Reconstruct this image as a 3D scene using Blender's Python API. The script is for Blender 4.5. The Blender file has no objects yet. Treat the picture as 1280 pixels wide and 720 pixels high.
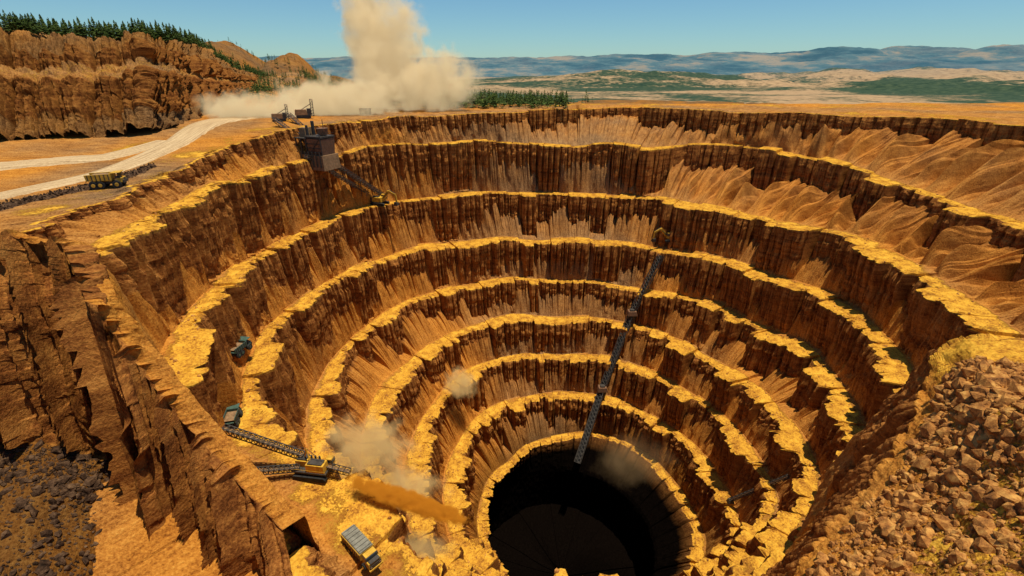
import bpy, math, numpy as np, random, bmesh
from mathutils import Vector, Matrix
rng=np.random.RandomState(7); random.seed(7)
CX,CY=45.,290.
# ---------------- noise
def _h(ix,iy,iz):
    n=(ix.astype(np.int64)*73856093)^(iy.astype(np.int64)*19349663)^(iz.astype(np.int64)*83492791)
    n=(n^(n>>13))*1274126177 & 0x7fffffff
    n=(n^(n>>16))*2246822519 & 0x7fffffff
    n=n^(n>>15)
    return (n & 0xffffff)/float(0xffffff)
def vn(x,y,z=0.):
    x=np.asarray(x,float);y=np.asarray(y,float)+0*x;z=np.asarray(z,float)+0*x
    ix,iy,iz=np.floor(x),np.floor(y),np.floor(z)
    fx,fy,fz=x-ix,y-iy,z-iz
    fx=fx*fx*(3-2*fx);fy=fy*fy*(3-2*fy);fz=fz*fz*(3-2*fz)
    r=0
    for a in (0,1):
        for b in (0,1):
            for c in (0,1):
                w=(fx if a else 1-fx)*(fy if b else 1-fy)*(fz if c else 1-fz)
                r=r+w*_h(ix+a,iy+b,iz+c)
    return r*2-1
def fbm(x,y,z=0.,o=4):
    r=0;a=1.;t=0
    for i in range(o):
        r=r+a*vn(np.asarray(x)*2**i+i*17.3,np.asarray(y)*2**i+i*9.1,np.asarray(z)*2**i);t+=a;a*=.5
    return r/t
def hash1(i,s=0):
    i=np.asarray(i,float);return _h(i,i*0+s,i*0+s*3+1)
def pillars(s,width,seed):
    q=s/width+0.45*vn(s/width*.7,seed,0.3)
    i=np.floor(q);fr=q-i
    prof=np.power(np.clip(1-np.abs(2*fr-1)**3,0,1),.6)
    return prof*(0.45+0.55*hash1(i,seed)),hash1(i,seed+5)
def ribs(s,width,seed):
    q=s/width+0.5*vn(s/width*.6,seed,0.3)
    i=np.floor(q);fr=q-i
    return (1-np.abs(2*fr-1))*(0.4+0.6*hash1(i,seed))
def sm(a,b,x):
    t=np.clip((x-a)/(b-a),0,1);return t*t*(3-2*t)
# ---------------- mesh helper
def grid_mesh(name,P,attrs,mat,wrap=False,smooth=True):
    nu,nv=P.shape[:2]
    idx=np.arange(nu*nv).reshape(nu,nv)
    if wrap: idx=np.vstack([idx,idx[:1]])
    a=idx[:-1,:-1].ravel();b=idx[1:,:-1].ravel();c=idx[1:,1:].ravel();d=idx[:-1,1:].ravel()
    F=np.stack([a,b,c,d],1)
    return raw_mesh(name,P.reshape(-1,3),F,attrs,mat,smooth)
def raw_mesh(name,V,F,attrs,mat,smooth=False):
    me=bpy.data.meshes.new(name)
    n=len(V);m=len(F);k=F.shape[1]
    me.vertices.add(n);me.vertices.foreach_set('co',np.ascontiguousarray(V,dtype=np.float32).ravel())
    me.loops.add(m*k);me.loops.foreach_set('vertex_index',F.ravel().astype(np.int32))
    me.polygons.add(m);me.polygons.foreach_set('loop_start',(np.arange(m)*k).astype(np.int32))
    me.polygons.foreach_set('use_smooth',np.full(m,smooth,dtype=bool))
    me.update(calc_edges=True)
    for an,(ty,arr) in attrs.items():
        at=me.attributes.new(an,ty,'POINT')
        if ty=='FLOAT': at.data.foreach_set('value',np.ascontiguousarray(arr,dtype=np.float32).ravel())
        elif ty=='FLOAT_VECTOR': at.data.foreach_set('vector',np.ascontiguousarray(arr,dtype=np.float32).ravel())
    ob=bpy.data.objects.new(name,me);bpy.context.scene.collection.objects.link(ob)
    if mat: me.materials.append(mat)
    return ob
# ---------------- materials
def newmat(name):
    m=bpy.data.materials.new(name);m.use_nodes=True;nt=m.node_tree;nt.nodes.clear();return m,nt
def N(nt,t,**kw):
    n=nt.nodes.new(t)
    for k,v in kw.items():
        if k in n.inputs: n.inputs[k].default_value=v
        else: setattr(n,k,v)
    return n
def L(nt,a,b): nt.links.new(a,b)
def noise(nt,vec,scale,detail=4,rough=.6):
    n=N(nt,'ShaderNodeTexNoise');n.inputs['Scale'].default_value=scale;n.inputs['Detail'].default_value=detail;n.inputs['Roughness'].default_value=rough
    L(nt,vec,n.inputs['Vector']);return n.outputs['Fac']
def ramp(nt,fac,stops):
    r=N(nt,'ShaderNodeValToRGB');cr=r.color_ramp
    while len(cr.elements)<len(stops): cr.elements.new(.5)
    for e,(q,c) in zip(cr.elements,stops): e.position=q;e.color=(*c,1)
    L(nt,fac,r.inputs['Fac']);return r.outputs['Color']
def mix(nt,fac,a,b,mode='MIX'):
    m=N(nt,'ShaderNodeMix',data_type='RGBA',blend_type=mode)
    if isinstance(fac,(int,float)): m.inputs[0].default_value=fac
    else: L(nt,fac,m.inputs[0])
    for s,i in ((a,6),(b,7)):
        if isinstance(s,tuple): m.inputs[i].default_value=(*s,1)
        else: L(nt,s,m.inputs[i])
    return m.outputs[2]
def math_(nt,op,a,b=None,clamp=False):
    m=N(nt,'ShaderNodeMath',operation=op);m.use_clamp=clamp
    for s,i in ((a,0),(b,1)):
        if s is None: continue
        if isinstance(s,(int,float)): m.inputs[i].default_value=s
        else: L(nt,s,m.inputs[i])
    return m.outputs[0]
def vscale(nt,vec,s):
    m=N(nt,'ShaderNodeVectorMath',operation='MULTIPLY');L(nt,vec,m.inputs[0]);m.inputs[1].default_value=s;return m.outputs[0]
def finish(nt,col,rough=.95,bump=None,bd=.5,bs=1.0,spec=.05):
    b=N(nt,'ShaderNodeBsdfPrincipled');o=N(nt,'ShaderNodeOutputMaterial')
    if isinstance(col,tuple): b.inputs['Base Color'].default_value=(*col,1)
    else: L(nt,col,b.inputs['Base Color'])
    b.inputs['Roughness'].default_value=rough;b.inputs['Specular IOR Level'].default_value=spec
    if bump is not None:
        bn=N(nt,'ShaderNodeBump');bn.inputs['Distance'].default_value=bd;bn.inputs['Strength'].default_value=bs
        L(nt,bump,bn.inputs['Height']);L(nt,bn.outputs[0],b.inputs['Normal'])
    L(nt,b.outputs[0],o.inputs['Surface']);return b
def rock_material():
    m,nt=newmat('mine_rock')
    geo=N(nt,'ShaderNodeNewGeometry');pos=geo.outputs['Position']
    def att(n,o='Fac'):
        a=N(nt,'ShaderNodeAttribute',attribute_name=n);return a.outputs[o]
    st=att('st','Vector');bench=att('bench');cliff=att('cliff');warm=att('warm');dark=att('dark')
    big=noise(nt,pos,.018,3);med=noise(nt,pos,.16,6,.65);fine=noise(nt,pos,1.1,5,.7)
    streak=noise(nt,vscale(nt,st,(.55,.06,1)),1.0,6,.65)
    streak2=noise(nt,vscale(nt,st,(.13,.02,1)),1.0,4,.6)
    strata=noise(nt,vscale(nt,pos,(.03,.03,.4)),1.0,5,.6)
    a=math_(nt,'ADD',math_(nt,'MULTIPLY',streak,.4),math_(nt,'ADD',math_(nt,'MULTIPLY',strata,.3),math_(nt,'MULTIPLY',fine,.3)))
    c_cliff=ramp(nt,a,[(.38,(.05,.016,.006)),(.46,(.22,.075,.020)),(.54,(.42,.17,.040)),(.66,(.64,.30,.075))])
    t=math_(nt,'ADD',math_(nt,'MULTIPLY',streak,.3),math_(nt,'ADD',math_(nt,'MULTIPLY',streak2,.15),math_(nt,'MULTIPLY',fine,.55)))
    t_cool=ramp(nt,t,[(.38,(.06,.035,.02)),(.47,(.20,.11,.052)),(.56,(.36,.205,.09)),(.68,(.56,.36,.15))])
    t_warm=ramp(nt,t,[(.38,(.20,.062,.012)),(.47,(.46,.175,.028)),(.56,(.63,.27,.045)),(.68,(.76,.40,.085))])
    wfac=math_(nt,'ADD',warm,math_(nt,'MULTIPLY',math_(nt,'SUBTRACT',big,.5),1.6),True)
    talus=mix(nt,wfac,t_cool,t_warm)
    bb=math_(nt,'ADD',math_(nt,'MULTIPLY',med,.5),math_(nt,'MULTIPLY',fine,.5))
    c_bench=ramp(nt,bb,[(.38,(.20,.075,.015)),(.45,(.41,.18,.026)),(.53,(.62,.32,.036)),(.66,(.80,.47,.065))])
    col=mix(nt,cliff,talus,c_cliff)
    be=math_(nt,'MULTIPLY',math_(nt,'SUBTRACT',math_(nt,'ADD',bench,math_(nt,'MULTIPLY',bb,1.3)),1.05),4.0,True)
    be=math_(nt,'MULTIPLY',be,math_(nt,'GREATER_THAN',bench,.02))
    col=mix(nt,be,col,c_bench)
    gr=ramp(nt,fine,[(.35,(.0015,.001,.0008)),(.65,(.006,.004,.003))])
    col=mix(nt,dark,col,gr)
    bh=math_(nt,'ADD',math_(nt,'MULTIPLY',fine,.9),math_(nt,'ADD',math_(nt,'MULTIPLY',med,1.2),math_(nt,'MULTIPLY',streak,1.0)))
    bh=math_(nt,'MULTIPLY',bh,math_(nt,'SUBTRACT',1.,math_(nt,'MULTIPLY',be,.7)))
    finish(nt,col,.95,bh,.9,.9,spec=.0)
    return m
ROCK=rock_material()
def simple(name,c,rough=.6,spec=.3,metal=0,var=.3,scale=.8):
    m,nt=newmat(name)
    tc=N(nt,'ShaderNodeTexCoord');n=noise(nt,tc.outputs['Object'],scale,5)
    d=tuple(x*(1-var) for x in c);e=tuple(min(1,x*(1+var*.6)+.01) for x in c)
    col=ramp(nt,n,[(.35,d),(.65,e)])
    b=finish(nt,col,rough,spec=spec);b.inputs['Metallic'].default_value=metal
    return m
# ---------------- crest lines of the benches: world x,y (metres), depth below datum, plus points on the near side (bearing, radius, depth)
def pp(s): return [tuple(float(v) for v in q.split(',')) for q in s.split()]
rings={
'A':(44,pp('444,438 417,489 344,533 234,575 122,649 0,564 -77,489 -150,473 -149,389 -169,364 -175,327 -171,299 -180,272 -183,237 -191,212 -195,195'),[44]*8+[45,46,48,50,53,56,58,58],[(-136,300,58),(-130,335,58),(-120,335,50),(-90,320,44),(-60,300,44),(-30,285,44)]),
'B':(75,pp('340,307 334,351 319,417 291,546 205,553 131,506 47,486 -33,504 -108,388 -136,344 -160,279 -168,216 -156,171'),[94,92,88,80,75,75,75,70,68,67,66,66,68],[(-134,300,110),(-128,310,140),(-120,310,145),(-90,290,145),(-60,260,100),(-30,262,94)]),
'1':(125,pp('259,241 275,299 275,356 248,397 202,456 150,494 96,518 9,522 -67,499 -124,458 -156,375 -167,303 -160,234 -147,185 -135,157 -115,137'),[125]*8+[122,120,118,115,112,112,114,120],[(-120,215,150),(-90,210,148),(-60,215,128),(-35,218,125)]),
'2':(168,pp('134,139 195,185 221,217 247,277 250,351 223,384 198,425 153,454 93,478 9,486 -66,471 -108,435 -136,374 -150,311 -148,247 -135,207 -85,157 -64,149 -50,132 -23,114'),[168]*11+[165,160,155,150,152,156,158,160,166],[(-90,190,168)]),
'3':(207,pp('190,197 231,267 244,329 224,398 183,429 132,448 68,466 9,469 -50,456 -108,415 -138,361 -141,296 -128,251 -88,197'),None,[(-120,160,207),(-90,165,207),(-60,165,207)]),
'4':(241,pp('155,174 182,205 196,243 200,302 186,354 156,405 130,425 92,442 34,445 -17,437 -62,405 -86,363 -101,306 -98,270'),None,[(-150,145,241),(-90,143,241)]),
'5':(274,pp('170,221 184,261 180,332 158,372 121,405 83,420 42,424 0,417 -39,391 -64,343 -73,293 -72,269'),None,[(-150,122,274),(-90,122,274),(-50,122,274)]),
'6':(310,pp('155,224 182,271 187,332 163,370 129,390 90,401 41,405 -8,385 -37,342 -48,295 -43,264'),None,[(-90,100,310)]),
'7':(345,pp('144,256 154,293 150,338 121,374 78,384 32,375 0,346 -18,310 -18,263'),None,[(-90,80,345)]),
}
# projecting rock bastions per level: bearing from pit centre, half width, projection
bastions={1:[(176,10,15),(168,8,9),(-171,9,13),(-158,8,12),(115,16,8),(91,12,15),(65,15,12),(45,18,16),(24,12,16),(10,11,17),(-4,12,15)],
2:[(55,21,17),(11,16,19),(-7,12,15),(97,8,10),(120,12,8),(31,12,13),(146,9,9),(-171,9,9),(77,9,9)],
3:[(34,16,15),(11,12,17),(98,6,9),(-15,11,15),(73,14,8),(154,9,9),(126,10,8),(22,8,12)],
4:[(19,15,17),(57,12,10),(97,5,8),(-13,12,15),(117,9,8),(150,8,9),(3,9,13)],
5:[(42,12,12),(96,4,7),(21,10,12),(-9,10,13),(133,8,8),(65,8,8)],
6:[(34,10,12),(96,4,6),(130,7,7),(1,10,12),(60,6,7)],7:[(92,4,6),(36,9,9),(125,6,6),(5,8,9)],8:[(93,3,3)]}
names=list(rings)
tg=np.radians(np.arange(-180,180,.25))
ker=np.exp(-.5*(np.arange(-24,25)/6.)**2);ker/=ker.sum()
def csmooth(a): return np.convolve(np.concatenate([a[-24:],a,a[:24]]),ker,'valid')
RR={};HH={}
for n in names:
    H0,px,hs,near=rings[n];T=[];R=[];Z=[]
    for k,(X,Y) in enumerate(px):
        T.append(math.atan2(Y-CY,X-CX));R.append(math.hypot(X-CX,Y-CY));Z.append(hs[k] if hs else H0)
    for t,r,H in near: T.append(math.radians(t));R.append(r);Z.append(H)
    o=np.argsort(T);T=np.array(T)[o];R=np.array(R)[o];Z=np.array(Z,float)[o]
    RR[n]=csmooth(np.interp(tg,T,R,period=2*math.pi));HH[n]=csmooth(np.interp(tg,T,Z,period=2*math.pi))
RR['B']=np.maximum(RR['B'],RR['1']+16);RR['A']=np.maximum(RR['A'],RR['B']+12)
for a,b in zip(names[2:],names[3:]): RR[b]=np.minimum(RR[b],RR[a]-17)
# ---------------- pit sheet
th=np.concatenate([np.linspace(math.radians(-60),math.radians(250),3700),np.linspace(math.radians(250),math.radians(300),100)[1:-1]])
def at(a): return np.interp(th,tg,a,period=2*math.pi)
ct,stn=np.cos(th),np.sin(th)
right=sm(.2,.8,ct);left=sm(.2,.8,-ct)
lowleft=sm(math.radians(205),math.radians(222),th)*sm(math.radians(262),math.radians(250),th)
lips=[];bases=[];zs=[];offs=[]
for i,n in enumerate(names):
    base=at(RR[n]);H=at(HH[n])
    s=th*float(np.mean(base))
    cw=[26,20,19,17,17,16,15,14,12][i]
    wq=s/cw+.7*vn(s/30.,i*3.7)
    cid=np.floor(wq);fr=wq-cid
    hv=hash1(cid,i+1)
    nxt=at(RR[names[i+1]]) if i<8 else base-40
    gap=base-nxt
    amp=np.minimum((10.5 if i>1 else 12)+6*right*(0<i<6)+5*left*(i in(1,2)),.48*gap)
    off=amp*(np.where(hv>.62,hv,hv*.35))
    bst=0*base
    for (bt,hw,pr) in bastions.get(i,[]):
        dd=np.abs((th-math.radians(bt)+math.pi)%(2*math.pi)-math.pi)*base
        bst=np.maximum(bst,pr*sm(hw+.8,hw-.4,dd+1.2*vn(s/5.,i+91)))
    bst=np.minimum(bst,.68*gap);
    off=np.maximum(off,bst)
    notch=np.exp(-((np.minimum(fr,1-fr))/.07)**2)*4.2*(hash1(cid,i+9)>.25)
    sub=np.floor(s/4.3+.4*vn(s/9.,i));
    small=3.0*(hash1(sub,i+3)-.5)*1.3+.2*vn(s/1.1,i+30)+1.0*vn(s/6.,i+31)
    pil,_=pillars(s,7.5,i+2);small=small-1.6*(pil-.6)
    if i==8: off*=.35;small*=.6
    base=base+2.5*vn(s/45.,i+77)
    lips.append(base-off+notch+small*.9);bases.append(base);zs.append(-H+2.2*vn(s/40.,i+50)+2.4*(hv-.5)+2.2*right*(hash1(cid,i+44)-.5));offs.append((off,cid,hv,sub,bst,s,pil))
cols=[]
def outer_z(X,Y):
    r=np.hypot(X-CX,Y-CY)
    z=-44+1.5*fbm(X/60,Y/60,1,3)*sm(0,120,r-330)
    az=X/np.maximum(Y,1)
    z=z-14*sm(480,230,Y)*sm(-.3,-.6,az)
    edge=700+60*fbm(X/150,1.3)
    valley=sm(0,450,Y-edge)*sm(-.40,-.10,az)
    z=z+valley*(-106)
    lf=sm(-.20,-.45,az)*sm(700,1500,Y)
    z=z+lf*(22+45*fbm(X/260,Y/260,4,4))
    z=z+105*np.maximum(0,1-np.sqrt(((X+1130)/230)**2+((Y-2000)/300)**2)+.12*fbm(X/60,Y/60,8))*1.2
    z=z+65*np.maximum(0,1-np.sqrt(((X+790)/95)**2+((Y-1950)/260)**2)+.12*fbm(X/40,Y/40,8))*1.1
    z=z+9*np.exp(-((X-85)/14)**2-((Y-625)/20)**2)
    return z
no=110
dist=np.concatenate([np.geomspace(3,2100,no)])[::-1]
for d in dist:
    r=lips[0]+d
    X=CX+r*ct;Y=CY+r*stn
    z=outer_z(X,Y)
    bl=sm(0,14,d*np.ones_like(r));z=zs[0]*(1-bl)+z*bl
    z=z+.5*fbm(X/7,Y/7,2,3)*sm(400,30,d)
    bench=.22+.45*vn(X/30,Y/30)+.2*vn(X/8,Y/8)+0*r
    if d>400: bench=bench*0+.05
    cols.append((r,z,bench,0*r,0*r+(.35 if d>1200 else 0),(.6 if d<700 else .3)+.5*vn(X/50,Y/50,3)))
for i in range(9):
    L0=lips[i];z0=zs[i];s0=th*230
    cols.append((L0+1.2,z0+.2*vn(s0/2,i),.9+0*L0,0*L0,0*L0,.5+0*L0))
    cols.append((L0,z0-.2,.6+0*L0,.3+0*L0,0*L0,.5+0*L0))
    off,cid,hv,sub,bst,s,pil=offs[i]
    if i<8:
        gap=bases[i]-bases[i+1]
        wid=np.minimum(11.,.42*gap)+(9*left if i==2 else 0)*(gap>26)
        if i==2: wid=wid*(1-lowleft)+lowleft*np.minimum(26,.68*gap)
        if i==7: wid=np.minimum(8.,.4*gap)
        if i==0: wid=np.minimum(8.,.3*gap)
        zb=zs[i+1]+.6;rb=bases[i+1]+wid
        drop=z0-zb
        cf=.42+.34*(hash1(cid,i+21)-.4)+.22*(off>5)+.18*(hash1(sub,i+4)-.5)+.12*fbm(s/4,i,0,3)+.45*sm(3,7,bst)
        cf=np.clip(cf,.15,.96)
        if i==0: cf=np.clip(cf*.9,.1,.75)
        pil2,_=pillars(s,2.6,i+40)
        rc=L0-.8-1.2*cf
        rc=np.maximum(rc,rb+1.5)
        zc=z0-cf*drop
        nc=14 if i<3 else 10
        for k in range(1,nc+1):
            t=k/nc
            r=L0+(rc-L0)*t
            zz=z0+(zc-z0)*t
            led=(hash1(np.floor(zz/4.5+hash1(sub,i)*2),i+33)-.5)*1.7
            r=r-(pil*4.4+pil2*1.4-2.9+led)*min(1,t*3)+.5*fbm(s/2.5,t*8,i,3)
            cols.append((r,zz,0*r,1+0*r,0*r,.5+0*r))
        rlast=r
        nt_=20 if i<3 else 12
        flw=ribs(s,21 if i<2 else 10,i+60)+.35*ribs(s,7 if i<2 else 3.5,i+61)
        famp=((8+9*right) if i<2 else 3.8)*np.clip(gap/30,.4,1)
        for k in range(1,nt_+1):
            t=k/nt_
            r=rlast+(rb-rlast)*(t**.8)
            zz=zc+(zb-zc)*(t**1.0)
            e=math.sin(math.pi*min(1,t*1.0))
            r=r-famp*(flw-.4)*e+.9*fbm(s/3.+t*1.2,t*3.2,i+5,4)*e
            if i<2: zz=zz+right*e*(28*ribs(s+8*t,19,i+70)+7*ribs(s,6,i+71)-11)*np.clip((rlast-rb)/25,0,1)
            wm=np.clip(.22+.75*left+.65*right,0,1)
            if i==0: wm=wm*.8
            cols.append((r,zz,0*r,.3*(1-t)+(.25*right*(i<2))+0*r,0*r+(.6*t if i==7 else 0),wm))  # lowest talus colour darkens towards the shaft, as painted shade
        for k in range(1,9):
            t=k/9
            r=rb+(lips[i+1]+1.2-rb)*t
            X=CX+r*ct;Y=CY+r*stn
            zz=zb+(zs[i+1]-zb)*t+.18*fbm(X/3,Y/3,i,3)+.6*math.exp(-((t-.88)/.08)**2)
            bn=.50+.42*sm(0,.45,t)+.5*fbm(X/12,Y/12,i,3)
            if i==2: bn=bn-.35*lowleft*(1-sm(.5,.9,t))
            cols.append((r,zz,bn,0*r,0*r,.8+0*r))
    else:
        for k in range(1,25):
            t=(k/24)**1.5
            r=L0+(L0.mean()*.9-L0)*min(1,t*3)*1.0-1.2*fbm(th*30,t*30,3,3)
            cols.append((r,z0-75*t,0*r,.8+0*r,np.clip(.5+t*4,0,1)+0*r,.2+0*r))  # near-black wall and floor colour stands in for shade in the shaft
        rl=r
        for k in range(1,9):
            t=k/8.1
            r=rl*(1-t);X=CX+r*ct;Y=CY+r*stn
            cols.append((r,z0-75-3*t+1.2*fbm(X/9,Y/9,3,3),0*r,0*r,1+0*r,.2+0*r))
Rm=np.stack([c[0] for c in cols],1);Zm=np.stack([c[1] for c in cols],1)
P=np.stack([CX+Rm*ct[:,None],CY+Rm*stn[:,None],Zm],2)
ns=P.shape[1]
plen=np.concatenate([np.zeros((len(th),1)),np.cumsum(np.linalg.norm(np.diff(P,axis=1),axis=2),1)],1)
ST=np.stack([np.repeat((th*190)[:,None],ns,1),plen,np.zeros_like(plen)],2)
A=lambda k:np.stack([c[k] for c in cols],1)
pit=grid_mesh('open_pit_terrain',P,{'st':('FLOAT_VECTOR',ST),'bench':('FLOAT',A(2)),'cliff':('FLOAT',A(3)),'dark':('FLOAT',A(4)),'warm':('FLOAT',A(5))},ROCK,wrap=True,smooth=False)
# ---------------- lofts (hill, spurs)
def loft(name,rows,kinds,nu,nvs,col_w=6,col_a=2.5,noise_a=1.2,seed=1,mat=None,warm=.6,ledge=0,bu=None,benchv=.95,tal=0.,dkc=0.,wv=3.,dkd=.8,endtaper=0.):
    M=len(rows[0]);rows=[np.array(r,float) for r in rows]
    ui=np.linspace(0,M-1,nu)
    k2=np.exp(-.5*(np.arange(-12,13)/6.)**2);k2/=k2.sum()
    def rs(r):
        o=np.stack([np.interp(ui,np.arange(M),r[:,a]) for a in range(3)],1)
        for a in range(3): o[:,a]=np.convolve(np.pad(o[:,a],12,mode='reflect',reflect_type='odd'),k2,'valid')
        return o
    rr=[rs(r) for r in rows]
    G=[];be=[];cl=[];dk=[]
    for i,kd in enumerate(kinds):
        nv=nvs[i]
        for k in range(nv+(1 if i==len(kinds)-1 else 0)):
            t=k/nv;G.append(rr[i]*(1-t)+rr[i+1]*t)
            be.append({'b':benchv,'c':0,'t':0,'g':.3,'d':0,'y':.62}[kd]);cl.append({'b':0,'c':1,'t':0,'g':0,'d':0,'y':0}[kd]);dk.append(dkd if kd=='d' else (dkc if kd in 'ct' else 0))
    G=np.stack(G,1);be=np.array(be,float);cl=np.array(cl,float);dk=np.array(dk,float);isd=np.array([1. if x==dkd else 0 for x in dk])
    tl=np.where((be==0)&(isd==0),np.maximum(cl,tal),0.)
    clm=np.convolve(np.pad(tl,4,mode='edge'),np.ones(9)/9,'valid')[None,:]*(1-endtaper*sm(.82,1.,ui/(M-1)))[:,None]
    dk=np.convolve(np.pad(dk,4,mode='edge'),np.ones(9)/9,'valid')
    arc=np.concatenate([[0],np.cumsum(np.linalg.norm(np.diff(G[:,G.shape[1]//2],axis=0),axis=1))])
    du=np.gradient(G,axis=0);dv=np.gradient(G,axis=1);nn=np.cross(du,dv);nn/=np.linalg.norm(nn,axis=2,keepdims=True)+1e-9
    for _ in range(3): nn[:,1:-1]=(nn[:,:-2]+nn[:,1:-1]+nn[:,2:])/3
    S=np.repeat(arc[:,None],G.shape[1],1)
    warp=S+wv*fbm(S/14,G[:,:,2]/24,seed,2)
    p1,h1=pillars(warp,col_w,seed);p2,h2=pillars(warp,col_w*.33,seed+3)
    D=clm*(col_a*(p1-.5)+col_a*.4*(p2-.5)+col_a*.6*(h1-.5))
    zz=G[:,:,2]/ (col_w*.9)+h1*2.3
    D=D+clm*ledge*(hash1(np.floor(zz),seed+8)-.5)
    jb=hash1(np.floor(G[:,:,2]/3.1+h2*5+h1*3)+np.floor(warp/(col_w*.33))*7,seed+12)
    D=D+clm*col_a*.09*(jb-.5)
    D=D+noise_a*fbm(G[:,:,0]/9,G[:,:,1]/9,G[:,:,2]/9,5)+noise_a*.2*fbm(G[:,:,0]/2,G[:,:,1]/2,G[:,:,2]/2,3)
    G2=G+nn*D[:,:,None]
    pl=np.concatenate([np.zeros((nu,1)),np.cumsum(np.linalg.norm(np.diff(G,axis=1),axis=2),1)],1)
    st=np.stack([S,pl,np.zeros_like(pl)],2)
    o=lambda v:np.repeat(v[None,:],nu,0)
    B=o(be)
    if bu is not None: B=np.where(B>.9,B*bu(ui/(M-1))[:,None],B)
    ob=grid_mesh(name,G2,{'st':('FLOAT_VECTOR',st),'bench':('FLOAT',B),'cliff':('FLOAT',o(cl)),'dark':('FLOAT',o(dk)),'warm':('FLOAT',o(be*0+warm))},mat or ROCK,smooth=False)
    return ob,G2
def zz_(l,hs): return [(a[0],a[1],-h) for a,h in zip(l,hs)]
r0=zz_(pp('-451,351 -415,360 -378,368 -351,378 -318,383 -288,393 -288,426 -315,511 -396,726 -587,1229'),[46]*10)
r1=pp('-465,368,-34 -427,376,-34 -388,385,-34 -360,394,-35 -327,398,-37 -296,409,-35 -295,442,-35 -321,528,-33 -402,742,-34 -593,1243,-39')
r2=pp('-489,402,-1 -449,410,-4 -408,418,-6 -378,425,-10 -342,431,-8 -310,443,-3 -308,476,-4 -333,558,-11 -412,768,-20 -602,1267,-31')
r3=pp('-525,435,4 -481,443,3 -436,450,1 -404,459,-2 -366,466,3 -331,476,5 -327,508,1 -350,589,-8 -428,799,-17 -616,1298,-28')
r4=pp('-539,456,25 -495,463,22 -448,470,16 -414,475,9 -375,483,14 -339,494,17 -335,526,15 -358,610,11 -435,816,-8 -621,1311,-25')
r5=pp('-578,494,38 -529,501,36 -479,509,32 -442,516,28 -400,519,25 -361,530,25 -355,563,25 -376,647,22 -452,851,-1 -636,1345,-22')
r6=[(x*1.22,y*1.22,z*1.12+2) for x,y,z in r5]
r7=[(x*1.3,y*1.3,z-60) for x,y,z in r6]
hill,hillG=loft('cliff_hillside',[r0,r1,r2,r3,r4,r5,r6,r7],'tcbctgt',1000,[22,50,18,28,20,30,6],col_w=20,col_a=17,noise_a=6,seed=4,warm=.35,ledge=2,benchv=.4,tal=.6,dkc=.38)  # dkc darkens the sunlit cliff and talus colour, as painted shade
c=[np.array(q) for q in zz_(pp('-176,133 -150,134 -136,137 -123,124 -117,124 -108,120 -97,116 -81,108 -71,104'),[42,44,47,60,75,90,105,120,130])]
back=[a+np.array([3,7,-3]) for a in c];back2=[a+np.array([7,15,-60]) for i,a in enumerate(c)]
feet=[a+np.array([10-2*i*.3,-17,-h]) for i,(a,h) in enumerate(zip(c,[62,64,74,80,78,74,66,54,34]))]
mid=[a*.55+b*.45+np.array([2,-2,4]) for a,b in zip(c,feet)]
grav=[a+np.array([1,-14,-4]) for a in feet]
grav2=[a+np.array([8,-24,-8]) for a in grav]
grav3=[a+np.array([20,-45,-24]) for a in grav2]
spur,spurG=loft('rock_outcrop',[back2,back,c,mid,feet,grav,grav2,grav3],'ttccddd',1200,[20,8,80,84,40,24,10],col_w=14,col_a=12,noise_a=1.8,seed=11,warm=.85,ledge=.8,wv=1.5,dkd=.6,endtaper=.8)  # gravel rows darkened in colour so they look like a shadowed slope
cr=[np.array(q) for q in zz_(pp('185,123 153,124 146,136 142,138 124,119 111,107 93,96 76,85 66,78'),[72,74,78,84,92,100,110,118,126])]
ft=[a+np.array([12 if i<3 else -3,22 if i<3 else 12,-45]) for i,a in enumerate(cr)]
ft2=[a+np.array([10,20,-40]) for a in ft]
ins=zz_(pp('171,109 141,110 134,118 132,121 121,111 109,100 92,91 76,81 67,75'),[71,73,77,82,90,98,108,116,124])
ins2=zz_(pp('150,90 137,96 125,99 118,95 113,89 108,84 98,76 81,65 72,58'),[70,72,75,78,83,88,95,100,104])
ins3=zz_(pp('130,64 121,66 112,68 111,69 109,67 101,60 92,53 76,45 64,36'),[56,58,62,66,70,74,78,80,82])
spurR,spurRG=loft('rubble_slope',[ft2,ft,cr,ins,ins2,ins3],'tcbty',800,[10,60,18,60,50],col_w=8,col_a=5.5,noise_a=2.2,seed=23,warm=.8,ledge=1.0,bu=lambda u:sm(.55,.3,u)*.9+.1)
# ---------------- valley and distant hills
vm,nt=newmat('valley_land')
geo=N(nt,'ShaderNodeNewGeometry');pos=geo.outputs['Position']
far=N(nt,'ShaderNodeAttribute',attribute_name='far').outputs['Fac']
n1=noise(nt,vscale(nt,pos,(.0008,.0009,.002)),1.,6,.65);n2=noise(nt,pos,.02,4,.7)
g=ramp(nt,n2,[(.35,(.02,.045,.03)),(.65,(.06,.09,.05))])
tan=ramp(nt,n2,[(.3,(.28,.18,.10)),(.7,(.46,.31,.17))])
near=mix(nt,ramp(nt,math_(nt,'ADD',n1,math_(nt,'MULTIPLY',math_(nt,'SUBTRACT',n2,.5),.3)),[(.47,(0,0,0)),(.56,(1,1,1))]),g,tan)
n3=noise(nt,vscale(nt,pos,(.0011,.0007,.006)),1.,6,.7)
haze_blue=ramp(nt,n3,[(.40,(.035,.10,.15)),(.52,(.08,.16,.20)),(.62,(.25,.23,.20))])  # bluish tone paints aerial haze into the far hill colour
finish(nt,mix(nt,far,near,haze_blue),1.)
tv=np.linspace(math.radians(-12),math.radians(150),1000)
dv=np.geomspace(1200,26000,280)
T2,D2=np.meshgrid(tv,dv,indexing='ij')
X=CX+D2*np.cos(T2);Y=CY+D2*np.sin(T2)
base=-150+10*fbm(X/700,Y/700,2,4)*sm(1500,3000,D2)
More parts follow.
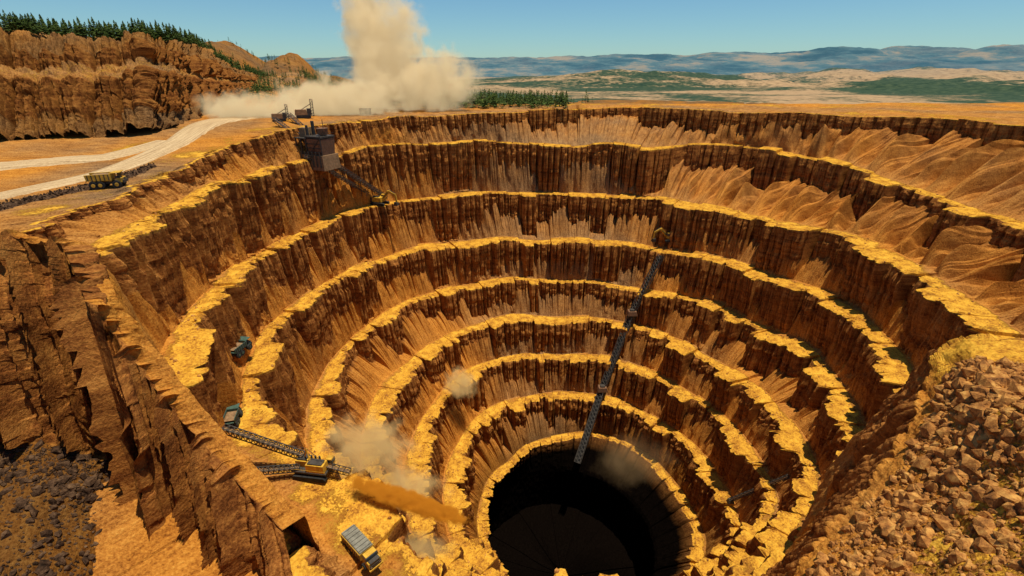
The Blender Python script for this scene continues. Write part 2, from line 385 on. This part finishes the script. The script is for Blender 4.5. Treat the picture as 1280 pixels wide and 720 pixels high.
rid=1-np.abs(fbm(X/2600,Y/1700,7,5))*2.2
rid2=fbm(X/900,Y/700,9,5)
azr=X/Y
env1=sm(3600,5500,D2)*sm(9000,7000,D2)
env2=sm(8500,12500,D2)*(1-.3*sm(15000,26000,D2))
z=base+env1*(75+150*rid2)*sm(-.3,.3,azr)+env2*(340+190*np.clip(rid,-.2,1)*sm(-.2,.8,azr)+110*rid2)
P2=np.stack([X,Y,z],2)
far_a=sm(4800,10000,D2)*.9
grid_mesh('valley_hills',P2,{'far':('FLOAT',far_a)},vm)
# ---------------- rocks
t_=(1+5**.5)/2;iv=[]
for s1 in(-1,1):
    for s2 in(-t_,t_): iv+= [(s1,s2,0),(0,s1,s2),(s2,0,s1)]
bm=bmesh.new()
for v in iv: bm.verts.new(Vector(v).normalized())
bmesh.ops.convex_hull(bm,input=bm.verts)
bm.verts.ensure_lookup_table();bm.verts.index_update()
icoV=np.array([v.co[:] for v in bm.verts]);icoF=np.array([[v.index for v in q.verts] for q in bm.faces]);bm.free()
def rocks(name,pts,sizes,mat):
    n=len(pts)
    V=icoV[None]*(.75+.5*rng.rand(n,12,1))
    V=np.round(V*1.6)/1.6*.5+V*.5
    V=V*sizes[:,None,None]*(.6+.7*rng.rand(n,1,3))
    a=rng.rand(n)*6.28;ca,sa=np.cos(a)[:,None],np.sin(a)[:,None]
    x=V[:,:,0]*ca-V[:,:,1]*sa;y=V[:,:,0]*sa+V[:,:,1]*ca
    V=np.stack([x,y,V[:,:,2]],2)+pts[:,None,:]
    F=icoF[None]+(np.arange(n)*12)[:,None,None]
    return raw_mesh(name,V.reshape(-1,3),F.reshape(-1,3),{},mat)
def rockmat(name,a,b,c):
    rm,nt=newmat(name);geo=N(nt,'ShaderNodeNewGeometry')
    finish(nt,ramp(nt,noise(nt,geo.outputs['Position'],.35,5,.8),[(.35,a),(.5,b),(.65,c)]),.9,noise(nt,geo.outputs['Position'],3,4),.2);return rm
rm=rockmat('loose_rock',(.12,.05,.02),(.40,.17,.045),(.66,.36,.10))
rmd=rockmat('shade_toned_gravel',(.02,.012,.008),(.075,.042,.025),(.17,.10,.055))  # brown gravel, its tone lowered to paint shade on the heap
g=spurRG[:,88:].reshape(-1,3);sel=rng.choice(len(g),9000)
rocks('boulder_pile',g[sel]+np.array([0,0,.05]),.12+.5*rng.rand(9000)**2+2.0*rng.rand(9000)**12,rm)
g=spurG[:,194:].reshape(-1,3);sel=rng.choice(len(g),14000)
rocks('gravel_heap',g[sel],.12+.4*rng.rand(14000)**2+1.3*rng.rand(14000)**14,rmd)
bmask=A(2);vis=(P[:,:,1]>60)
cand=np.argwhere((bmask[:,no:]>.3)&vis[:,no:]);sel=cand[rng.choice(len(cand),9000)]
rocks('bench_rubble',P[sel[:,0],sel[:,1]+no],.15+.75*rng.rand(9000)**4,rm)
# ---------------- trees
leaf,nt=newmat('conifer_foliage')
geo=N(nt,'ShaderNodeNewGeometry')
finish(nt,ramp(nt,noise(nt,geo.outputs['Position'],.12,4,.8),[(.35,(.03,.05,.012)),(.55,(.07,.11,.025)),(.7,(.17,.18,.04))]),.8)
def conifers(name,pts,hts,nleaf,wd=.24):
    Vs=[];Fs=[];o=0
    for pnt,h in zip(pts,hts):
        t=np.sort(rng.rand(nleaf))**.8
        ang=rng.rand(nleaf)*6.28;rad=(1-t)*h*wd*(.5+.7*rng.rand(nleaf))+h*.02
        z=h*(.12+.88*t)
        w=h*(.05+.06*rng.rand(nleaf))*(1.25-t)
        ca,sa=np.cos(ang),np.sin(ang)
        a=np.stack([ca*rad*.1,sa*rad*.1,z+h*.05],1)
        b=np.stack([ca*rad-sa*w,sa*rad+ca*w,z-h*.04*rng.rand(nleaf)],1)
        c_=np.stack([ca*rad+sa*w,sa*rad-ca*w,z-h*.04*rng.rand(nleaf)],1)
        V=np.stack([a,b,c_],1).reshape(-1,3)
        F=np.arange(nleaf*3).reshape(-1,3)
        tv=np.array([(h*.02,0,-1),(-h*.01,h*.017,-1),(-h*.01,-h*.017,-1),(0,0,h)])
        tf=np.array([(0,1,3),(1,2,3),(2,0,3)])+len(V)
        V=np.vstack([V,tv])+pnt;F=np.vstack([F,tf])+o;o+=len(V)
        Vs.append(V);Fs.append(F)
    return raw_mesh(name,np.vstack(Vs),np.vstack(Fs),{},leaf)
hg=hillG[:,138:165].reshape(-1,3);n=800;sel=rng.choice(len(hg),n)
conifers('conifer_forest',hg[sel],6+12*rng.rand(n),90,.3)
def scatter(n,xr,yr,th_=-.15):
    X=xr[0]+(xr[1]-xr[0])*rng.rand(n);Y=yr[0]+(yr[1]-yr[0])*rng.rand(n)
    keep=fbm(X/80,Y/80,3,3)>th_
    X,Y=X[keep],Y[keep];return np.stack([X,Y,outer_z(X,Y)-.5],1)
pts=np.vstack([scatter(1000,(-170,70),(610,860),-.4),scatter(160,(60,330),(700,800),.1),scatter(1800,(-700,-120),(700,1300)),scatter(1500,(-1200,-300),(1300,2200))])
conifers('distant_forest',pts,8+12*rng.rand(len(pts)),40,.35)
# ---------------- haul road
roadm,nt=newmat('haul_road_dirt');geo=N(nt,'ShaderNodeNewGeometry');rst=N(nt,'ShaderNodeAttribute',attribute_name='st').outputs['Vector']
tr=noise(nt,vscale(nt,rst,(.02,1.1,0)),1.,4,.6);fn=noise(nt,geo.outputs['Position'],.7,5,.7)
finish(nt,ramp(nt,math_(nt,'ADD',math_(nt,'MULTIPLY',tr,.6),math_(nt,'MULTIPLY',fn,.4)),[(.38,(.30,.19,.10)),(.5,(.50,.35,.19)),(.62,(.66,.50,.29))]),1,fn,.3)
def ribbon(name,pts,wid,mat,h=.9,zf=outer_z,prof=None,nz=0):
    pts=np.array(pts,float);M=len(pts);u=np.linspace(0,M-1,M*30)
    k2=np.exp(-.5*(np.arange(-20,21)/9.)**2);k2/=k2.sum()
    xy=np.stack([np.convolve(np.pad(np.interp(u,np.arange(M),pts[:,a]),20,mode='reflect',reflect_type='odd'),k2,'valid') for a in (0,1)],1)
    wd=np.interp(u,np.arange(M),wid)
    t=np.gradient(xy,axis=0);t/=np.linalg.norm(t,axis=1,keepdims=True);nr=np.stack([-t[:,1],t[:,0]],1)
    prof=prof or [(-1.25,-1.5),(-1.0,0),(-.6,.1),(-.2,0),(.2,0),(.6,.1),(1.0,0),(1.25,-1.5)]
    arc=np.concatenate([[0],np.cumsum(np.linalg.norm(np.diff(xy,axis=0),axis=1))])
    G=[];S=[]
    for q,dz in prof:
        w=xy+nr*(q*wd*.5)[:,None]*(1+nz*vn(arc/3,q*5)[:,None])
        z=zf(xy[:,0],xy[:,1])+h*(1 if dz>=0 else 0)+dz+nz*vn(arc/2.,q*7)
        G.append(np.column_stack([w,z]));S.append(np.column_stack([arc,q*wd*.5,0*arc]))
    G=np.stack(G,1);return grid_mesh(name,G,{'st':('FLOAT_VECTOR',np.stack(S,1))},mat),G
ribbon('haul_road',pp('-260,212 -254,236 -249,257 -240,280 -240,320 -247,371 -268,438 -270,481 -251,515'),[11,12,13,14,16,18,24,30,34],roadm)
ribbon('haul_road',pp('-348,295 -318,303 -295,317 -268,324 -262,345 -259,372'),[30,28,25,20,16,14],roadm,h=.7)
_,G=ribbon('gravel_berm',pp('-232,199 -232,221 -227,241 -221,267 -221,300'),[7,7,6,6,5],rmd,h=0,prof=[(-1.3,-1),(-.7,.9),(-.2,1.7),(.2,1.8),(.7,1.),(1.3,-1)],nz=.25)
g=G.reshape(-1,3);sel=rng.choice(len(g),1500);rocks('gravel_berm_stones',g[sel]+rng.randn(1500,3)*.5,.2+.5*rng.rand(1500)**2,rmd)
# ---------------- machines
bpy.context.view_layer.update()
def ground(x,y,z,dz=0):
    """rest a point on the terrain below (x,y), searching from a little above z"""
    ok,l,n,i=pit.ray_cast(Vector((x,y,z+9)),Vector((0,0,-1)),distance=22)
    return (x,y,(l.z if ok else z)+dz)
YEL=simple('machine_yellow',(.60,.34,.03),.5);DRK=simple('dark_steel',(.05,.042,.035),.6);BLK=simple('tyre_rubber',(.02,.02,.02),.85)
GRN=simple('machine_teal',(.05,.10,.08),.5);GLS=simple('cab_glass',(.02,.03,.04),.1,.6);RST=simple('rusty_steel',(.18,.09,.045),.8);GRY=simple('grey_canopy',(.20,.19,.15),.7);TAN=simple('dusty_steel',(.26,.15,.07),.8)
MATS=[YEL,DRK,BLK,GRN,GLS,RST,GRY,TAN];YI,DI,BI,GI,LI,RI,CI,TI=range(8)
class MB:
    def __init__(s): s.bm=bmesh.new()
    def box(s,c,d,m,rz=0,ry=0,top=(1,1),sh=0):
        M=Matrix.Translation(c)@Matrix.Rotation(rz,4,'Z')@Matrix.Rotation(ry,4,'Y')
        vs=[]
        for z in(-.5,.5):
            for x,y in((-.5,-.5),(.5,-.5),(.5,.5),(-.5,.5)):
                tx,ty=top if z>0 else (1,1)
                vs.append(s.bm.verts.new(M@Vector((x*d[0]*tx+(sh if z>0 else 0),y*d[1]*ty,z*d[2]))))
        for q in((3,2,1,0),(4,5,6,7),(0,1,5,4),(1,2,6,5),(2,3,7,6),(3,0,4,7)):
            fc=s.bm.faces.new([vs[k] for k in q]);fc.material_index=m
    def cyl(s,c,r,h,m,axis='Y',n=16,r2=None):
        R={'Y':Matrix.Rotation(math.pi/2,4,'X'),'X':Matrix.Rotation(math.pi/2,4,'Y'),'Z':Matrix.Identity(4)}[axis]
        ret=bmesh.ops.create_cone(s.bm,cap_ends=True,segments=n,radius1=r,radius2=r if r2 is None else r2,depth=h,matrix=Matrix.Translation(c)@R)
        for v in ret['verts']:
            for fc in v.link_faces: fc.material_index=m
    def beam(s,a,b,w,m,h=None):
        a=Vector(a);b=Vector(b);d=b-a;q=d.to_track_quat('X','Z').to_matrix().to_4x4()
        M=Matrix.Translation((a+b)/2)@q;h=h or w;vs=[]
        for x in(-.5,.5):
            for y,z in((-.5,-.5),(.5,-.5),(.5,.5),(-.5,.5)): vs.append(s.bm.verts.new(M@Vector((x*d.length,y*w,z*h))))
        for q in((3,2,1,0),(4,5,6,7),(0,1,5,4),(1,2,6,5),(2,3,7,6),(3,0,4,7)):
            fc=s.bm.faces.new([vs[k] for k in q]);fc.material_index=m
    def truss(s,a,b,w,h,n,m,bw=.25,belt=None):
        a=Vector(a);b=Vector(b);d=(b-a);q=d.to_track_quat('X','Z');Y=q@Vector((0,1,0));Z=q@Vector((0,0,1))
        pr=None
        for k in range(n+1):
            c=a+d*(k/n);cs=[c+Y*sy*w/2+Z*sz*h/2 for sy,sz in((-1,-1),(1,-1),(1,1),(-1,1))]
            for j in range(4): s.beam(cs[j],cs[(j+1)%4],bw*.7,m)
            if pr:
                for j in range(4): s.beam(pr[j],cs[j],bw,m)
                s.beam(pr[0],cs[3],bw*.7,m);s.beam(pr[1],cs[2],bw*.7,m);s.beam(pr[3],cs[2],bw*.7,m)
            pr=cs
        if belt is not None: s.beam(a,b,w*.7,belt,.3)
    def done(s,name,loc=(0,0,0),rz=0,sc=1,tilt=(0,0),bev=.06):
        me=bpy.data.meshes.new(name);bmesh.ops.recalc_face_normals(s.bm,faces=s.bm.faces);s.bm.to_mesh(me);s.bm.free()
        for m in MATS: me.materials.append(m)
        o=bpy.data.objects.new(name,me);bpy.context.scene.collection.objects.link(o)
        o.location=loc;o.rotation_euler=(tilt[0],tilt[1],rz);o.scale=(sc,)*3
        if bev: b=o.modifiers.new('b','BEVEL');b.width=bev;b.segments=1;b.limit_method='ANGLE'
        return o
def haul_truck(name,loc,rz,sc=1,body=YI,cab=YI):
    b=MB()
    for x in(-4.0,-1.6,4.2):
        for y in(-2.5,2.5):
            b.cyl((x,y,1.6),1.6,1.5,BI,n=20);b.cyl((x,y*1.31,1.6),.75,.12,cab,n=12)
    b.box((0,0,2.2),(12,2.6,1.0),DI)
    b.box((5.4,0,3.2),(2.2,4.8,1.8),cab,top=(.9,.95));b.box((6.6,0,2.6),(.5,5.2,1.2),DI)
    b.box((6.55,0,3.4),(.12,2.6,1.2),DI)
    b.box((4.9,1.3,5.0),(1.8,2.0,1.9),cab,top=(.85,.9));b.box((5.0,1.3,5.2),(1.75,2.1,.9),LI,top=(.9,.95))
    b.box((4.9,-1.4,4.4),(1.8,1.6,.7),DI)
    b.box((-1.8,0,3.4),(8.6,4.2,.5),body,ry=math.radians(4))
    for y in(-1,1):
        b.box((-1.6,y*2.75,4.7),(8.8,.3,2.6),body,top=(1.05,1));
        for x in np.linspace(-5.2,2,6): b.box((x,y*3.0,4.7),(.3,.25,2.5),DI)
    b.box((2.6,0,4.9),(.3,5.4,2.8),body);b.box((4.4,0,6.3),(3.6,5.6,.25),body,ry=math.radians(-3))
    b.box((-1.6,0,5.4),(7.8,5.1,.9),TI,top=(.6,.55))
    for y in(-1,1): b.beam((6.7,y*2.3,1.2),(6.5,y*2.3,4.2),.12,DI);b.beam((6.7,y*2.3,4.2),(4,y*2.6,4.9),.1,DI)
    return b.done(name,loc,rz,sc)
def excavator(name,loc,rz,sc=1,col=YI,reach=1.):
    b=MB()
    for y in(-1.9,1.9):
        b.box((0,y,.75),(5.6,.9,1.1),BI);b.cyl((2.8,y,.75),.55,.9,BI);b.cyl((-2.8,y,.75),.55,.9,BI)
        for x in np.linspace(-2.6,2.6,9): b.box((x,y,1.35),(.28,1.0,.12),DI)
    b.cyl((0,0,1.4),1.3,.5,DI,'Z')
    b.box((-.8,0,2.6),(5.2,4.0,1.9),col,top=(.96,.96));b.box((-3.2,0,2.4),(1.2,4.1,2.1),DI)
    b.box((1.2,1.35,3.3),(2.0,1.3,2.4),col,top=(.9,.92));b.box((1.35,1.36,3.6),(1.95,1.35,1.2),LI,top=(.93,.96))
    for x in(-2.2,-1.2,-.2): b.box((x,-.6,3.75),(.6,1.6,.35),DI)
    b.cyl((-2,-1.5,4.1),.15,1.0,DI,'Z',8)
    A0=Vector((1.6,-.2,2.6));B0=Vector((5.0*reach,-.2,6.4));C0=Vector((8.2*reach,-.2,5.0));D0=Vector((8.6*reach,-.2,1.8))
    b.beam(A0,B0,.8,col,1.1);b.beam(B0,C0,.7,col,.9);b.beam(C0,D0,.55,col,.7)
    b.beam((1.9,.3,3.2),(4.6*reach,.3,5.5),.22,DI);b.beam((1.9,-.7,3.2),(4.6*reach,-.7,5.5),.22,DI);b.beam(B0+Vector((0,0,.8)),C0+Vector((0,0,.6)),.22,DI)
    b.box(D0+Vector((-.3,0,-.5)),(1.7,1.7,1.5),DI,top=(.7,1));
    for y in(-.6,0,.6): b.box(D0+Vector((-1.1,y,-1.1)),(.5,.18,.2),DI)
    return b.done(name,loc,rz,sc)
haul_truck('haul_truck',ground(-214,254,-57.5),math.radians(20),1.25)
b=MB()
for x in(-4.6,-2.7,3.6):
    for y in(-1.7,1.7): b.cyl((x,y,.9),.9,.8,BI,n=18);b.cyl((x,y*1.25,.9),.4,.1,YI,n=10)
b.box((-.4,0,1.3),(11.5,2.2,.6),DI)
b.box((-1.8,0,2.7),(8.2,3.8,2.2),YI,top=(1.02,1.04))
for x in np.linspace(-5.6,2,9):
    for y in(-1,1): b.box((x,y*1.98,2.7),(.2,.2,2.2),DI)
b.box((-1.8,0,4.0),(8.3,3.7,.35),CI,top=(.98,.9));
for x in np.linspace(-5.4,1.8,7): b.box((x,0,4.2),(.14,3.3,.12),DI)
b.box((4.2,0,2.2),(2.9,3.4,1.7),YI,top=(.96,.95));b.box((3.6,0,3.5),(1.8,3.2,1.3),YI,top=(.82,.9));b.box((3.8,0,3.55),(1.75,3.25,.8),LI,top=(.88,.95))
b.box((5.3,0,3.15),(1.1,2.6,.2),DI);b.box((5.75,0,1.9),(.2,3.0,1.2),DI);b.box((5.8,0,1.1),(.4,3.5,.5),YI)
for y in(-1,1): b.box((5.86,y*1.2,1.9),(.1,.5,.3),TI);b.beam((4.6,y*1.7,3.4),(4.6,y*2.2,3.4),.1,DI);b.box((4.6,y*2.2,3.2),(.1,.3,.6),DI)
b.done('dump_truck',ground(-54,118,-163.3),math.radians(-42),1.5)
haul_truck('mining_truck',ground(-150,226,-150),math.radians(80),1.05,GI,GI)
haul_truck('mining_truck',ground(-133,182,-151.8),math.radians(105),.95,GI,GI)
excavator('excavator',(-126,451,-118.9),math.radians(-20),2.2,YI)
excavator('excavator',(161,469,-161.3),math.radians(200),2.2,YI)
E=Vector(ground(-84,153,-157));b=MB();RZ=math.radians(-8);SC=1.25;Ri=Matrix.Rotation(-RZ,3,'Z')
for y in(-3,3):
    b.box((0,y,1.1),(10,1.6,1.8),BI);b.cyl((5,y,1.1),.9,1.6,BI);b.cyl((-5,y,1.1),.9,1.6,BI)
b.cyl((0,0,2.3),2.4,.8,DI,'Z');b.box((0,0,3.1),(12,6.4,.6),DI)
b.box((2.2,-1.2,4.9),(6.4,3.4,3.0),YI,top=(.97,.95));b.box((2.2,-1.2,6.6),(5,2.6,.5),DI);b.box((5.4,2.0,4.8),(2.4,2.2,2.6),YI,top=(.85,.95));b.box((5.5,2.02,5.1),(2.35,2.25,1.2),LI,top=(.9,.97))
b.box((-3.6,1.0,4.6),(4.2,3.6,2.4),YI);b.box((-3.6,1,6.0),(3.4,2.8,.5),DI)
for x in(-1.5,0,1.5): b.cyl((x,2.2,4.6),.35,2.6,DI,'Z',8)
for y in(-3.1,3.1):
    b.beam((-6,y,4.4),(6,y,4.4),.1,YI)
    for x in range(-6,7,2): b.beam((x,y,3.3),(x,y,4.4),.1,YI)
b.beam((0,-1,6),(-1,0,11),.4,YI);b.beam((-3,1,6),(-1,0,11),.4,YI)
t1=Ri@(Vector((-120,157,-136))-E)/SC;t2=Ri@(Vector((-108,147,-150))-E)/SC
b.truss((-4,1.5,6),t1,2.2,2.0,16,DI,.32,TI);b.truss((-4,-1.5,3.6),t2,2.0,1.6,10,DI,.3,TI)
b.beam((-1,0,11),t1*.75+Vector((0,0,1)),.16,DI);b.beam((-1,0,11),(5,-1,6.5),.16,DI)
b.truss((5,0,4),(13,0,2.6),2,1.4,4,DI,.25,TI)
b.done('bucket_conveyor_excavator',E,RZ,SC)
b=MB();pts_=[Vector(q) for q in [(148.5,448.5,-170),(122,434.5,-227.5),(91.5,401,-296.5),(63.5,354,-349)]]
for a,q in zip(pts_,pts_[1:]):
    b.truss(a,q,5.5,3.6,18,DI,.6,BI)
    for t in (.0,.33,.66):
        c_=a*(1-t)+q*t
        for sx in(-2.7,2.7): b.beam((c_.x+sx,c_.y,c_.z),(c_.x+sx*1.4,c_.y+4,c_.z-14),.5,DI)
for c_ in pts_[1:3]:
    b.box((c_[0],c_[1]-1,c_[2]+1.5),(10,8,4.5),RI,top=(.8,.8));b.box((c_[0],c_[1]-1,c_[2]+4.4),(4.5,4,1.6),DI);b.box((c_[0],c_[1],c_[2]-5),(6,6,9),DI,top=(1.3,1.3))
b.done('belt_conveyor')
C=Vector((-158,400,-71.4));b=MB();
b.box((0,0,2),(22,14,9),TI,top=(.95,.95));b.box((4,0,11),(11,10,10),RI,top=(1.15,1.15));b.box((4,0,17),(13,12,1.0),DI)
for x in(-10,-6,-2): 
    for y in(-6,6): b.beam((x,y,4),(x,y,16),.7,DI)
b.box((-6,0,16),(10,13,.6),DI);b.box((-7,0,19),(5,6,5.5),TI,top=(.9,.9));b.cyl((-2.5,2,21),1.0,9,DI,'Z');b.cyl((-2.5,-3,20),.8,7,DI,'Z')
for x in np.arange(-9,10,3): b.box((x,-7.3,4),(.7,.5,9),DI)
for z in(8,10.5,13): b.box((4,-5.5,z),(11.6,.5,.5),DI)
b.beam((10,-6,6),(10,-6,18),.5,DI);b.beam((-1,-6,6),(10,-6,17),.35,DI)
b.cyl((7,0,20),2.6,4,RI,'Z',14,3.4);b.beam((-12,0,18),(-26,2,8),1.6,DI);b.beam((8,0,18),(8,0,27),.35,DI);b.beam((4,-3,18),(4,-3,25),.3,DI)
for y in(-6.2,6.2):
    b.beam((-11,y,17.4),(10,y,18.8),.2,DI)
    for x in range(-10,11,3): b.beam((x,y,16),(x,y,18.2),.15,DI)
b.done('crusher_plant',C,math.radians(-25),1.3)
b=MB();top=C+Vector((4,-9,10));e1=Vector((-124,466,-115));e2=Vector((-136,448,-107.3))
b.truss(top,e1,3.8,2.8,22,DI,.5,RI);b.truss(top+Vector((-9,-2,-2)),e2,3.4,2.4,20,DI,.45,RI)
b.truss((-201,428,-39),C+Vector((2,-7,12)),3.4,2.6,12,DI,.45,RI);b.truss((-202,460,-38),C+Vector((8,-4,14)),3.4,2.6,12,DI,.45,RI)
for t in(.3,.6,.9):
    q=top.lerp(e1,t)
    for s_ in(-1.6,1.6): b.beam((q.x+s_,q.y,q.z),(q.x+s_*1.5,q.y+1,q.z-14),.4,DI)
b.done('feed_conveyor')
def rig(name,loc,sc):
    b=MB();b.box((0,0,1),(7,3.4,1.4),BI);b.box((-1,0,3),(6,3.4,2.6),TI,top=(.9,.95));b.box((2.8,0,3.2),(1.8,2.6,3),DI);b.truss((4.4,0,1),(4.6,0,9),1.2,1.2,6,DI,.25);b.beam((-1,0,4),(4.4,0,7),.3,DI);return b.done(name,loc,.4,sc)
rig('drill_rig',(-212,462,-44.3),1.6);rig('drill_rig',(-201,490,-44.1),1.9)
b=MB();b.box((0,0,2.5),(11,6,5),RI);b.box((0,0,5.6),(12,7,1.4),DI,top=(.98,.1));b.box((-2,-3.05,1.5),(2,.15,3),DI);b.box((2.6,-3.05,3),(2,.15,1.4),LI)
b.done('site_hut',(-153,532,-43.9),.1)
b=MB();a=(192,249,-258);q=(171,272,-306.5);b.truss(a,q,2.4,2,14,DI,.35,RI);b.box((q[0],q[1],q[2]-1),(5,4,3),DI,top=(.7,.7));b.done('short_conveyor')
# ---------------- dust
def dustmat(name,col,dens,sc_,thr=.42,em=.22,con=2.2,fw=1.5):
    m,nt=newmat(name);tc=N(nt,'ShaderNodeTexCoord');geo=N(nt,'ShaderNodeNewGeometry')
    ln=N(nt,'ShaderNodeVectorMath',operation='LENGTH');L(nt,tc.outputs['Object'],ln.inputs[0])
    n=noise(nt,geo.outputs['Position'],sc_,6,.62)
    fall=math_(nt,'SUBTRACT',1.,ln.outputs['Value'],True)
    d=math_(nt,'ADD',math_(nt,'MULTIPLY',fall,fw),math_(nt,'MULTIPLY',math_(nt,'SUBTRACT',n,.5),con))
    d=math_(nt,'SUBTRACT',d,thr,True)
    d=math_(nt,'MULTIPLY',math_(nt,'MULTIPLY',d,math_(nt,'MULTIPLY',fall,3.,True)),dens*2)
    v=N(nt,'ShaderNodeVolumePrincipled');v.inputs['Color'].default_value=(*col,1);v.inputs['Anisotropy'].default_value=.0
    v.inputs['Emission Color'].default_value=(*col,1);L(nt,math_(nt,'MULTIPLY',d,em),v.inputs['Emission Strength'])  # added glow inside the dust, in place of multiply scattered sunlight
    L(nt,d,v.inputs['Density']);o=N(nt,'ShaderNodeOutputMaterial');L(nt,v.outputs[0],o.inputs['Volume']);return m
def puff(par,name,c,r,mat,rot=(0,0,0)):
    bm=bmesh.new();bmesh.ops.create_icosphere(bm,subdivisions=3,radius=1);me=bpy.data.meshes.new(name);bm.to_mesh(me);bm.free()
    o=bpy.data.objects.new(name,me);bpy.context.scene.collection.objects.link(o);o.location=c;o.scale=r;o.rotation_euler=rot;me.materials.append(mat);o.parent=par
def empty(n):
    e=bpy.data.objects.new(n,None);bpy.context.scene.collection.objects.link(e);return e
dm=dustmat('blast_dust',(1,.78,.46),.08,.045,em=.29,con=3.4,thr=.36)
e=empty('dust_plume')
puff(e,'column',(-140,598,10),(62,48,88),dm);puff(e,'crown',(-168,612,50),(38,30,56),dm);puff(e,'side_cloud',(-95,586,-16),(75,42,52),dm);puff(e,'base_cloud',(-185,540,-34),(95,45,36),dm);puff(e,'low_drift',(-255,505,-38),(75,36,24),dm)
dm2=dustmat('tan_dust',(1,.66,.27),.09,.13,em=.25,con=2.8)
dm3=dustmat('ochre_dust',(1,.38,.03),1.6,.30,.15,em=.16,con=2.6)
e=empty('dust_cloud');puff(e,'cloud',(-62,160,-150),(27,14,26),dm2);puff(e,'cloud_low',(-50,158,-170),(30,12,15),dm2);puff(e,'cloud_floor',(-36,132,-176),(20,10,10),dm2)
j0=Vector((-67,143,-150));j1=Vector((-18,133,-161));jd=j1-j0
e=empty('spray_of_dirt');puff(e,'jet',j0.lerp(j1,.52),(jd.length*.62,4.8,4.8),dm3,jd.to_track_quat('X','Z').to_euler());puff(e,'jet_core',j0.lerp(j1,.65),(jd.length*.45,3.4,3.6),dm3,jd.to_track_quat('X','Z').to_euler())
e=empty('dust_haze');puff(e,'haze',(-46,359,-260),(22,15,22),dm2);puff(e,'haze_floor',(98,296,-289),(50,28,30),dustmat('thin_dust',(.9,.58,.28),.008,.05,em=.03))
# ---------------- camera, light
cam=bpy.data.cameras.new('camera');co=bpy.data.objects.new('camera',cam);bpy.context.scene.collection.objects.link(co)
cam.sensor_width=36;cam.lens=16.875;cam.clip_start=.5;cam.clip_end=60000
co.rotation_euler=(math.radians(90-24.6),0,0);bpy.context.scene.camera=co
sd=Vector((.17,.0,.97)).normalized()
sun=bpy.data.lights.new('sun','SUN');sun.energy=5;sun.angle=math.radians(.5);sun.color=(1,.89,.68)
so=bpy.data.objects.new('sun',sun);bpy.context.scene.collection.objects.link(so)
so.rotation_euler=sd.to_track_quat('Z','Y').to_euler()
w=bpy.data.worlds.new('World');bpy.context.scene.world=w;w.use_nodes=True;nt=w.node_tree
bg=nt.nodes['Background'];sk=nt.nodes.new('ShaderNodeTexSky');sk.sky_type='NISHITA';sk.sun_disc=False
sk.sun_elevation=math.asin(sd.z);sk.sun_rotation=math.atan2(sd.x,sd.y)
sk.ozone_density=1.5;sk.air_density=1.0;sk.dust_density=.1
tint=mix(nt,1.,sk.outputs[0],(.60,.90,1.05),'MULTIPLY')
nt.links.new(tint,bg.inputs[0]);bg.inputs[1].default_value=.09
sc=bpy.context.scene;sc.view_settings.view_transform='Standard';sc.view_settings.look='None';sc.view_settings.exposure=0
